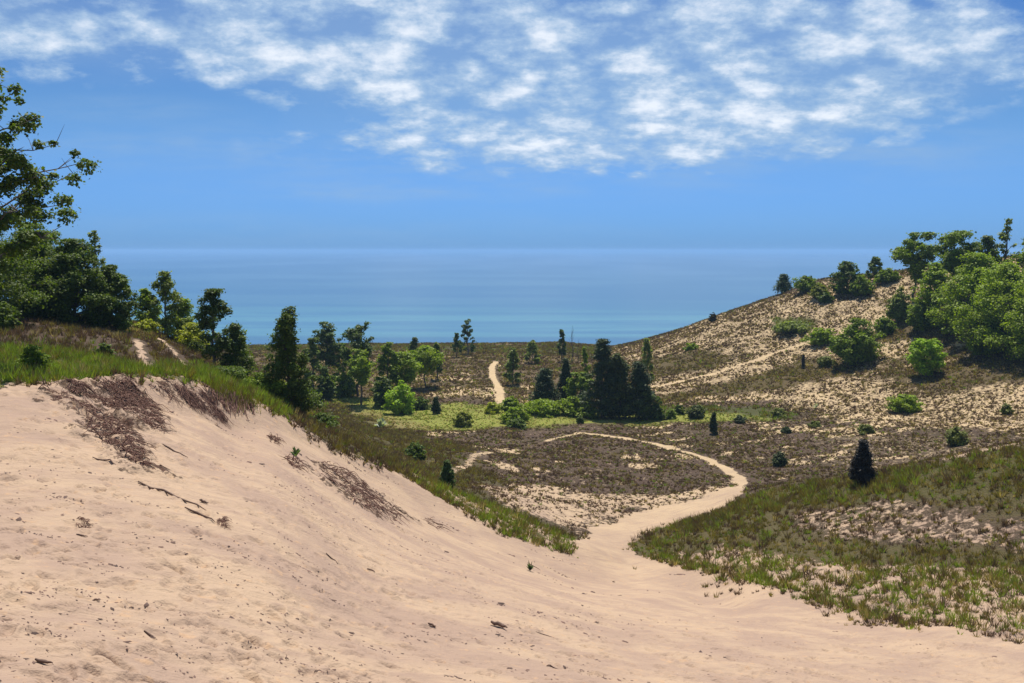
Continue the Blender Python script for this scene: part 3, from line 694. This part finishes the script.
rosette(530, 560, 572, 11, 'beach_seedling', 'small dark green seedling alone on the bare sand slope', 'plant', (.06,.09,.04), 22, 6)
rosette(296, 446, 455, 16, 'beach_seedling', 'small green seedling on the sand near the root heaps', 'plant', (.09,.14,.04), 22, 7)

# ---------------------------------------------------------------- dead wood, roots and litter on the sand
def gpt(x, y, up=0.0): return np.array([x, y, Hq(x, y) + up])
def rootmat(name, label, cat, pts, n, L, seed, rad=(.008, .022), lift=.10, jit=.95, down=(.62, -.20)):
    """tangle of dead roots and sticks lying down the slope inside a traced outline"""
    rg = np.random.default_rng(seed); P = poly(pts); mn, mx = P.min(0), P.max(0); parts = []; k = 0; tries = 0
    while k < n and tries < n * 60:
        tries += 1
        x, y = rg.uniform(mn, mx)
        if sdist(P, np.array([x]), np.array([y]))[0] < 0: continue
        if n > 150 and rg.random() < .45: x += rg.normal(0, .22); y += rg.normal(0, .25)
        if n > 150 and fbm(np.array([x * 1.3 + y * .8]), np.array([y * 2.6 - x * 1.4]), seed + 60, 3)[0] < .0: continue
        k += 1
        th = math.atan2(down[1], down[0]) + rg.normal(0, jit); l = L * rg.uniform(.3, 1.2); m_ = 5; pts_ = []
        up = lift * rg.random() ** 2
        for q in np.linspace(0, 1, m_):
            xx = x + math.cos(th) * l * q + rg.normal(0, .04 * l); yy = y + math.sin(th) * l * q + rg.normal(0, .04 * l)
            pts_.append(gpt(xx, yy, .01 + up * math.sin(q * 3.14 * rg.uniform(.8, 1)) + rg.random() * .02))
        parts.append(tube(np.array(pts_), rg.uniform(*rad) * np.linspace(1, .25, m_), 4))
    V, Fc = merge(parts); o0 = V.mean(0)
    o = link(name, mesh_from(name, V - o0, Fc, M_ROOT), label=label, category=cat); o.location = o0
    return o
rootmat('root_tangle', 'broad dark tangle of roots hanging down from the grassy edge at left', 'dead roots', [(62,383),(100,381),(128,382),(150,403),(158,432),(140,425),(118,410),(96,405),(70,392)], 900, .6, 1, (.008,.028), .22)
rootmat('root_tangle', 'lower reddish brown root heap running down to a point on the sand', 'dead roots', [(85,425),(105,420),(128,432),(140,455),(150,472),(135,468),(112,448),(92,440)], 380, .5, 2, (.007,.024), .18)
rootmat('root_tangle', 'root streak along the cut between the left tangle and the dark turf', 'dead roots', [(150,384),(185,387),(215,401),(222,418),(200,410),(170,395)], 420, .55, 3, (.008,.024), .16)
rootmat('root_tangle', 'thin brown root trail slanting away from the left tangle', 'dead roots', [(38,390),(62,394),(98,415),(120,425),(95,420),(60,402)], 170, .5, 4, (.006,.02), .12)
rootmat('stick_heap', 'upper half of the long heap of sticks on the open sand', 'sticks', [(322,462),(345,468),(362,480),(372,500),(352,494),(330,482),(316,472)], 90, .9, 5, (.014,.034), .30)
rootmat('stick_heap', 'lower half of the long heap of sticks on the open sand', 'sticks', [(345,488),(366,494),(388,508),(408,516),(392,522),(368,512),(350,502)], 80, .9, 6, (.014,.034), .28)
rootmat('stick_heap', 'small dark stick heap above the long stick heap', 'sticks', [(282,455),(298,458),(304,468),(292,468)], 50, .5, 7, (.012,.03), .22)
rootmat('stick_heap', 'small dark twig heap near the crest below the turf block', 'sticks', [(268,434),(278,436),(280,443),(270,441)], 50, .4, 8, (.012,.026), .22)
rootmat('stick_heap', 'thin line of sticks trailing right of the long stick heap', 'sticks', [(418,516),(434,520),(446,530),(432,528)], 20, .8, 9, (.012,.026), .12)

def turf(name, label, outline, seed, drop, ncol=26):
    """block of turf held by matted roots, hanging over the sand cut"""
    rg = np.random.default_rng(seed)
    P = np.array([(ray(px_, 392)[0] * Y_, Y_) for px_, Y_ in outline]); parts = []
    t = np.linspace(0, 1, len(P)); N = 330; V = []; 
    for i in range(N):
        q = rg.random(); x = np.interp(q, t, P[:, 0]); y = np.interp(q, t, P[:, 1]); x += rg.normal(0, .18); y += rg.normal(0, .25)
        z = Hq(x, y) + .12 + .25 * rg.random() * math.sin(q * 3.14)
        l = drop * rg.uniform(.25, 1.1) * (.65 + 1.3 * float(vnoise(np.array([q * 9.0]), np.array([.5]), 5)[0])) * (.35 + .65 * math.sin(q * 3.14)); pts = []
        for s in np.linspace(0, 1, 6):
            xx = x + s * l * .25 + rg.normal(0, .03); yy = y - .3 - s * l * .45 + rg.normal(0, .03)
            zz = max(z - s * l * 1.0, Hq(xx, yy) + .02 + .10 * rg.random())
            pts.append((xx, yy, zz))
        parts.append(tube(np.array(pts), rg.uniform(.008, .034) * np.array([1, 1, .9, .8, .6, .3]), 4))
    V, Fc = merge(parts); o0 = V.mean(0)
    root = bpy.data.objects.new(name, None); COL.objects.link(root); root.location = o0; root['label'] = label; root['category'] = 'turf'
    link('hanging_roots', mesh_from('hanging_roots', V - o0, Fc, M_ROOT), root)
    n = 1500; q = rg.random(n); x = np.interp(q, t, P[:, 0]) + rg.normal(0, .22, n); y = np.interp(q, t, P[:, 1]) + rg.normal(.15, .3, n)
    z = np.array([Hq(a, b) for a, b in zip(x, y)]) + .12; hh = rg.uniform(.15, .45, n); th = rg.random(n) * 6.28
    B = np.stack([np.c_[x - .014, y, z - .2], np.c_[x + .014, y, z - .2], np.c_[x + np.cos(th) * hh * .4, y + np.sin(th) * hh * .4, z + hh * .8]], 1).reshape(-1, 3) - o0
    tc = np.repeat(np.where(rg.random(n)[:, None] < .55, PAL[1], PAL[2]) * rg.uniform(.6, 1.1, (n, 1)), 3, 0)
    link('grass_top', mesh_from('grass_top', B, np.arange(n * 3).reshape(-1, 3), M_GRASS, tint=tc), root)
turf('turf_block', 'dark overhanging turf block with hanging roots at the crest', [(212,45.6),(226,46.7),(238,47.8),(251,49.1)], 11, 1.25)

def stick(px, py, L, th, r, name='dead_stick', label='', curve=.1, seed=0, mat=None, cat='stick', group=None):
    rg = np.random.default_rng(seed + 100); x, y, z = hit(px, py); pts = []
    for q in np.linspace(-.5, .5, 7):
        xx = x + math.cos(th) * L * q - math.sin(th) * curve * L * math.cos(q * 3.14); yy = y + math.sin(th) * L * q + math.cos(th) * curve * L * math.cos(q * 3.14)
        pts.append(gpt(xx, yy, r * .8 + rg.random() * r))
    V, Fc = tube(np.array(pts), r * np.array([.5, .9, 1, .95, .8, .6, .25]), 7); o0 = np.array(pts[3])
    o = link(name, mesh_from(name, V - o0, Fc, mat or M_DRY, smooth=True), label=label, category=cat); o.location = o0
    if group: o['group'] = group
stick(499, 628, .52, -.62, .055, 'driftwood', 'curved brown piece of driftwood, largest on the open foreground sand', .14, 1, cat='driftwood')
stick(172, 452, 1.3, -.42, .03, label='dark stick lying right of the pointed root heap', seed=2)
stick(172, 497, 2.3, -.46, .030, label='long dark stick across the middle of the left sand slope', seed=3, curve=.05)
stick(200, 517, .9, -.40, .028, label='dark stick at the end of the long one on the left slope', seed=4)
stick(204, 503, .22, .10, .035, label='short thick black stick on the left slope', seed=5)
stick(104, 464, .9, -.5, .024, label='dark stick just below the left root tangle', seed=6)
stick(332, 559, .38, -.45, .016, label='short dark stick alone in the middle of the sand', seed=7)
stick(534, 567, .8, -.55, .018, label='thin stick trailing from the small dark seedling', seed=8)
stick(545, 636, .5, -.2, .010, label='thin dry straw right of the driftwood', seed=9)
stick(96, 603, .13, -.3, .018, label='small black wood chip left of centre on the near sand', seed=10)
stick(150, 634, .17, -.1, .02, label='small brown wood chip at the bottom left', seed=11)
stick(552, 670, .24, -.1, .016, label='short black twig at the bottom edge of the sand', seed=12)
stick(82, 536, .24, -.15, .018, label='short brown stick on the near left sand', seed=13)
stick(44, 664, .2, 0, .022, label='brown bark flake at the lower left corner', seed=14)
stick(432, 627, .2, -.3, .03, label='brown bark chip left of the driftwood', seed=15)
stick(371, 571, .3, -.6, .025, label='tiny dark root stub on the sand above the wood chips', seed=16)
rootmat('twig_clump', 'dark twig clump alone on the left slope', 'twigs', [(217,521),(226,522),(227,528),(219,527)], 50, .22, 21, (.006,.014), .12)
rootmat('twig_clump', 'dark brown twig clump near the left wood chips', 'twigs', [(76,519),(88,519),(89,526),(78,526)], 45, .14, 22, (.005,.012), .07)

# loose litter over the sand
def litter():
    rg = np.random.default_rng(77); V = []; Fc = []; tint = []
    cl = []
    for i in range(420):
        py = 400 + 283 * rg.random() ** .9; px = rg.uniform(-40, 1000)
        x, y, z = hit(px, py)
        if sdist(SP, np.array([x]), np.array([y]))[0] < .2: continue
        cl.append((x, y))
    P = []
    for (x, y) in cl:
        n = int(rg.integers(3, 22)) if x < .12 * y else int(rg.integers(1, 7))
        s = rg.uniform(.1, .6); a = rg.normal(0, s * 1.8, n); b = rg.normal(0, s * .35, n)
        P += list(zip(x + a * .80 + b * .3, y - a * .12 + b))
    k = 0
    for x, y in P:
        if y < 3 or y > 62: continue
        z = Hq(x, y); L = rg.uniform(.004, .020) * (1 + y / 14) * (2.2 if rg.random() < .08 else 1); w = L * rg.uniform(.22, .6); th = -.5 + rg.normal(0, .7); hgt = w * .7
        c, s = math.cos(th), math.sin(th); q = []
        for (a, b, u) in ((-L,0,0),(0,-w,0),(L,0,0),(0,w,0),(-L*.5,0,hgt),(L*.6,0,hgt*.8)): q.append((x+a*c-b*s, y+a*s+b*c, z+u+.003))
        V += q; Fc += [(k,k+1,k+4),(k+1,k+5,k+4),(k+1,k+2,k+5),(k+2,k+3,k+5),(k+3,k+4,k+5),(k+3,k,k+4)]
        col = np.array((.085,.048,.035)) * rg.uniform(.5, 2.0); tint += [col] * 6; k += 6
    m, nt, out = new_mat('litter'); g = NT(nt); bs = g.n('ShaderNodeBsdfPrincipled'); bs.inputs['Roughness'].default_value = .9
    g.l(g.n('ShaderNodeAttribute', attribute_name='tint').outputs['Color'], bs.inputs['Base Color']); g.l(bs.outputs[0], out.inputs[0])
    link('plant_litter', mesh_from('plant_litter', np.array(V), np.array(Fc), m, tint=np.array(tint)), label='dark bits of dead leaf, bark and root strewn over the bare sand', category='litter', kind='stuff')
litter()

# ---------------------------------------------------------------- the lake
def lake():
    V = np.array([(-20000, 235, 0), (20000, 235, 0), (20000, 30000, 0), (-20000, 30000, 0)], float)
    m, nt, out = new_mat('lake_water'); g = NT(nt)
    bs = g.n('ShaderNodeBsdfPrincipled'); bs.inputs['IOR'].default_value = 1.33; bs.inputs['Roughness'].default_value = .32; bs.inputs['Specular IOR Level'].default_value = .45
    pos = g.n('ShaderNodeNewGeometry').outputs['Position']; sx = g.n('ShaderNodeSeparateXYZ'); g.l(pos, sx.inputs[0])
    inv = g.m('DIVIDE', 300.0, g.m('MAXIMUM', sx.outputs[1], 10.0))           # 1 at the shore, 0 far out
    cv = g.n('ShaderNodeCombineXYZ'); g.l(g.m('MULTIPLY', g.m('DIVIDE', sx.outputs[0], g.m('MAXIMUM', sx.outputs[1], 10.0)), 1.1), cv.inputs[0]); g.l(g.m('MULTIPLY', inv, 26.0), cv.inputs[1])
    lx = g.n('ShaderNodeCombineXYZ'); g.l(g.m('MULTIPLY', sx.outputs[0], .0035), lx.inputs[0]); g.l(g.m('MULTIPLY', inv, 17.0), lx.inputs[1])
    nb = g.noise(lx.outputs[0], 1.0, 4, .6)
    f = g.m('ADD', inv, g.m('MULTIPLY', g.m('SUBTRACT', nb, .5), .22))
    cr = g.n('ShaderNodeValToRGB'); g.l(f, cr.inputs[0]); e = cr.color_ramp.elements
    e[0].position = 0.0; e[0].color = c4((.065,.155,.29)); e[1].position = 1.0; e[1].color = c4((.045,.135,.235))
    for p, c in ((.30, (.055,.145,.245)), (.50, (.048,.14,.235)), (.60,(.060,.175,.245)), (.72,(.075,.205,.262)), (.82,(.068,.19,.25)), (.88,(.042,.125,.20))):
        x = e.new(p); x.color = c4(c)
    st = g.mr(nb, .42, .56)
    col = g.mix(g.m('MULTIPLY', st, .62), cr.outputs[0], c4((.030,.11,.22)))
    g.l(col, bs.inputs['Base Color'])
    wv = g.n('ShaderNodeMapping'); wv.inputs['Scale'].default_value = (.25, 1, 1); g.l(pos, wv.inputs[0])
    bp = g.n('ShaderNodeBump'); bp.inputs['Strength'].default_value = .5; bp.inputs['Distance'].default_value = .12; g.l(g.noise(wv.outputs[0], .5, 3), bp.inputs['Height']); g.l(bp.outputs[0], bs.inputs['Normal'])
    g.l(bs.outputs[0], out.inputs[0])
    link('lake_water', mesh_from('lake_water', V, np.array([(0, 1, 2, 3)]), m), kind='structure')
lake()

# ---------------------------------------------------------------- haze over the lake
def haze():
    x0, x1, y0, y1, z0, z1 = -20100, 20100, -60, 30100, -6, 44
    V = np.array([(x, y, z) for z in (z0, z1) for (x, y) in ((x0,y0),(x1,y0),(x1,y1),(x0,y1))], float)
    Fc = np.array([(3,2,1,0),(4,5,6,7),(0,1,5,4),(1,2,6,5),(2,3,7,6),(3,0,4,7)])
    m, nt, out = new_mat('haze'); g = NT(nt); pv = g.n('ShaderNodeVolumePrincipled')
    pv.inputs['Color'].default_value = c4((.35,.58,.84)); pv.inputs['Density'].default_value = .00016; pv.inputs['Anisotropy'].default_value = .0
    g.l(pv.outputs[0], out.inputs['Volume'])
    link('haze', mesh_from('haze', V, Fc, m), kind='stuff', label='thin blue haze over the lake and dunes', category='haze')
haze()

# ---------------------------------------------------------------- sky and sun
SUN_EL, SUN_AZ = R(66), R(4)       # azimuth clockwise from the view direction (+Y)
def sky():
    w = bpy.data.worlds.new('World'); scene.world = w; w.use_nodes = True; nt = w.node_tree; nt.nodes.clear(); g = NT(nt)
    out = g.n('ShaderNodeOutputWorld'); bg = g.n('ShaderNodeBackground'); bg.inputs[1].default_value = .057
    sk = g.n('ShaderNodeTexSky'); sk.sky_type = 'NISHITA'; sk.sun_disc = False; sk.sun_elevation = SUN_EL; sk.sun_rotation = SUN_AZ; sk.altitude = 200; sk.air_density = 1.0; sk.dust_density = .4; sk.ozone_density = 2.5
    tc = g.n('ShaderNodeTexCoord').outputs['Generated']; s = g.n('ShaderNodeSeparateXYZ'); g.l(tc, s.inputs[0])
    yy = g.m('MAXIMUM', g.m('ABSOLUTE', s.outputs[1]), .05); A = g.m('DIVIDE', s.outputs[0], yy); E = g.m('DIVIDE', s.outputs[2], yy)
    base = g.mix(1.0, sk.outputs[0], c4((.52, .85, 1.28)), 'MULTIPLY'); base = g.mix(g.mr(E, .10, .28, 0, .6), base, g.mix(1.0, base, c4((.55,.68,.85)), 'MULTIPLY')); base = g.mix(g.mr(E, -.01, .16, .85, 0), base, g.mix(1.0, base, c4((.54,.84,1.5)), 'MULTIPLY'))
    pz = g.m('ADD', g.m('MAXIMUM', s.outputs[2], 0.0), .33)
    cv = g.n('ShaderNodeCombineXYZ'); g.l(g.m('DIVIDE', s.outputs[0], pz), cv.inputs[0]); g.l(g.m('DIVIDE', s.outputs[1], pz), cv.inputs[1])
    V = cv.outputs[0]
    wn = g.n('ShaderNodeTexNoise'); g.l(V, wn.inputs['Vector']); wn.inputs['Scale'].default_value = 9; wn.inputs['Detail'].default_value = 4
    vo = g.n('ShaderNodeVectorMath', operation='SCALE'); g.l(wn.outputs['Color'], vo.inputs[0]); vo.inputs['Scale'].default_value = .16
    va = g.n('ShaderNodeVectorMath', operation='ADD'); g.l(V, va.inputs[0]); g.l(vo.outputs[0], va.inputs[1])
    vr = g.n('ShaderNodeTexVoronoi', feature='SMOOTH_F1'); vr.inputs['Scale'].default_value = 8.5; vr.inputs['Smoothness'].default_value = .35; g.l(va.outputs[0], vr.inputs['Vector'])
    cell = g.m('SUBTRACT', 1.0, g.m('MULTIPLY', vr.outputs['Distance'], 1.15))
    nA = g.m('ADD', g.m('MULTIPLY', cell, .45), g.m('MULTIPLY', g.noise(V, 6.0, 7, .6, 0), .62)); nB = g.noise(V, 2.6, 4, .55, 0); nC = g.noise(V, 22.0, 6, .65, 0)
    def bump(px, py, rx, ry, wt):
        a = g.m('DIVIDE', g.m('SUBTRACT', A, (px - 512) / FPX), rx / FPX); e = g.m('DIVIDE', g.m('SUBTRACT', E, (250 - py) / FPX), ry / FPX)
        r2 = g.m('ADD', g.m('MULTIPLY', a, a), g.m('MULTIPLY', e, e))
        return g.m('MULTIPLY', g.m('POWER', 2.718, g.m('MULTIPLY', r2, -1.0)), wt)
    cov = None
    for b in ((250,40,240,48,.85),(560,20,420,55,.55),(620,105,150,50,.75),(760,70,230,60,.8),(700,125,230,30,.65),(540,150,260,26,.55),(900,60,150,45,.45),(20,22,70,42,.55),(420,80,120,50,.55),
              (640,118,34,16,.7),(598,80,26,13,1.0),(850,100,50,14,.4),(730,112,40,16,.4),(545,100,50,22,-.35),(1010,150,160,60,-.25)):
        x = bump(*b); cov = x if cov is None else g.m('ADD', cov, x)
    cov2 = None
    for b in ((390,192,170,11,.9),(130,110,90,10,.6),(240,150,220,22,.9),(860,145,150,20,.8),(640,165,260,26,.9),(330,228,340,16,.4)):
        x = bump(*b); cov2 = x if cov2 is None else g.m('ADD', cov2, x)
    cs = g.n('ShaderNodeCombineXYZ'); g.l(g.m('MULTIPLY', A, 5.0), cs.inputs[0]); g.l(g.m('MULTIPLY', E, 30.0), cs.inputs[1]); nS = g.noise(cs.outputs[0], 1.6, 6, .6, 0)
    thin = g.m('MULTIPLY', cov2, g.mr(nS, .35, .75, .08, .62))
    far = g.m('MULTIPLY', g.mr(E, .26, .5), .5)                     # more of the same cloud overhead
    cov = g.m('ADD', cov, far)
    d = g.m('ADD', g.m('MULTIPLY', g.m('SUBTRACT', nA, .5), 3.0), g.m('ADD', g.m('MULTIPLY', g.m('SUBTRACT', nB, .5), 1.0), g.m('MULTIPLY', g.m('SUBTRACT', nC, .5), 1.9)))
    puffs = g.mr(g.m('ADD', g.m('SUBTRACT', g.m('MINIMUM', cov, .95), .40), d), -.14, .80, 0, .84)
    puffs = g.m('MULTIPLY', puffs, g.mr(cov, .10, .42))
    veil = g.mr(g.m('ADD', cov, g.m('MULTIPLY', g.m('SUBTRACT', nB, .5), 1.2)), .08, 1.15, 0, .46)
    core = g.mr(g.m('ADD', g.m('SUBTRACT', g.m('MINIMUM', cov, 1.0), .75), g.m('MULTIPLY', d, 1.1)), .1, 1.3)
    c1 = g.mix(g.m('MAXIMUM', veil, g.m('MINIMUM', thin, .6)), base, c4((4.4, 6.6, 9.6)))
    cc = g.mix(core, c4((5.6, 7.8, 10.6)), c4((13.0, 13.6, 14.4)))
    c2 = g.mix(puffs, c1, cc)
    g.l(c2, bg.inputs[0]); g.l(bg.outputs[0], out.inputs[0])
sky()
d = Vector((math.sin(SUN_AZ) * math.cos(SUN_EL), math.cos(SUN_AZ) * math.cos(SUN_EL), math.sin(SUN_EL)))
sl = bpy.data.lights.new('sun', 'SUN'); sl.energy = 4.9; sl.angle = R(.53); sl.color = (1, .95, .87)
so = bpy.data.objects.new('sun', sl); COL.objects.link(so); so.rotation_euler = d.to_track_quat('Z', 'Y').to_euler(); so.location = (0, 0, 60)

# ---------------------------------------------------------------- camera and render settings
cam = bpy.data.cameras.new('camera'); co = bpy.data.objects.new('camera', cam); COL.objects.link(co); scene.camera = co
cam.sensor_width = 36; cam.lens = 36 * FPX / 1024; cam.clip_start = .1; cam.clip_end = 60000
co.location = (0, 0, EYE); co.rotation_euler = (R(90) - PITCH, 0, 0)
scene.view_settings.view_transform = 'Standard'; scene.view_settings.look = 'None'; scene.view_settings.exposure = .40; scene.view_settings.gamma = 1
scene.cycles.use_denoising = True; scene.cycles.max_bounces = 6; scene.cycles.diffuse_bounces = 3; scene.cycles.transmission_bounces = 4; scene.cycles.volume_bounces = 1
scene.cycles.sample_clamp_indirect = 6
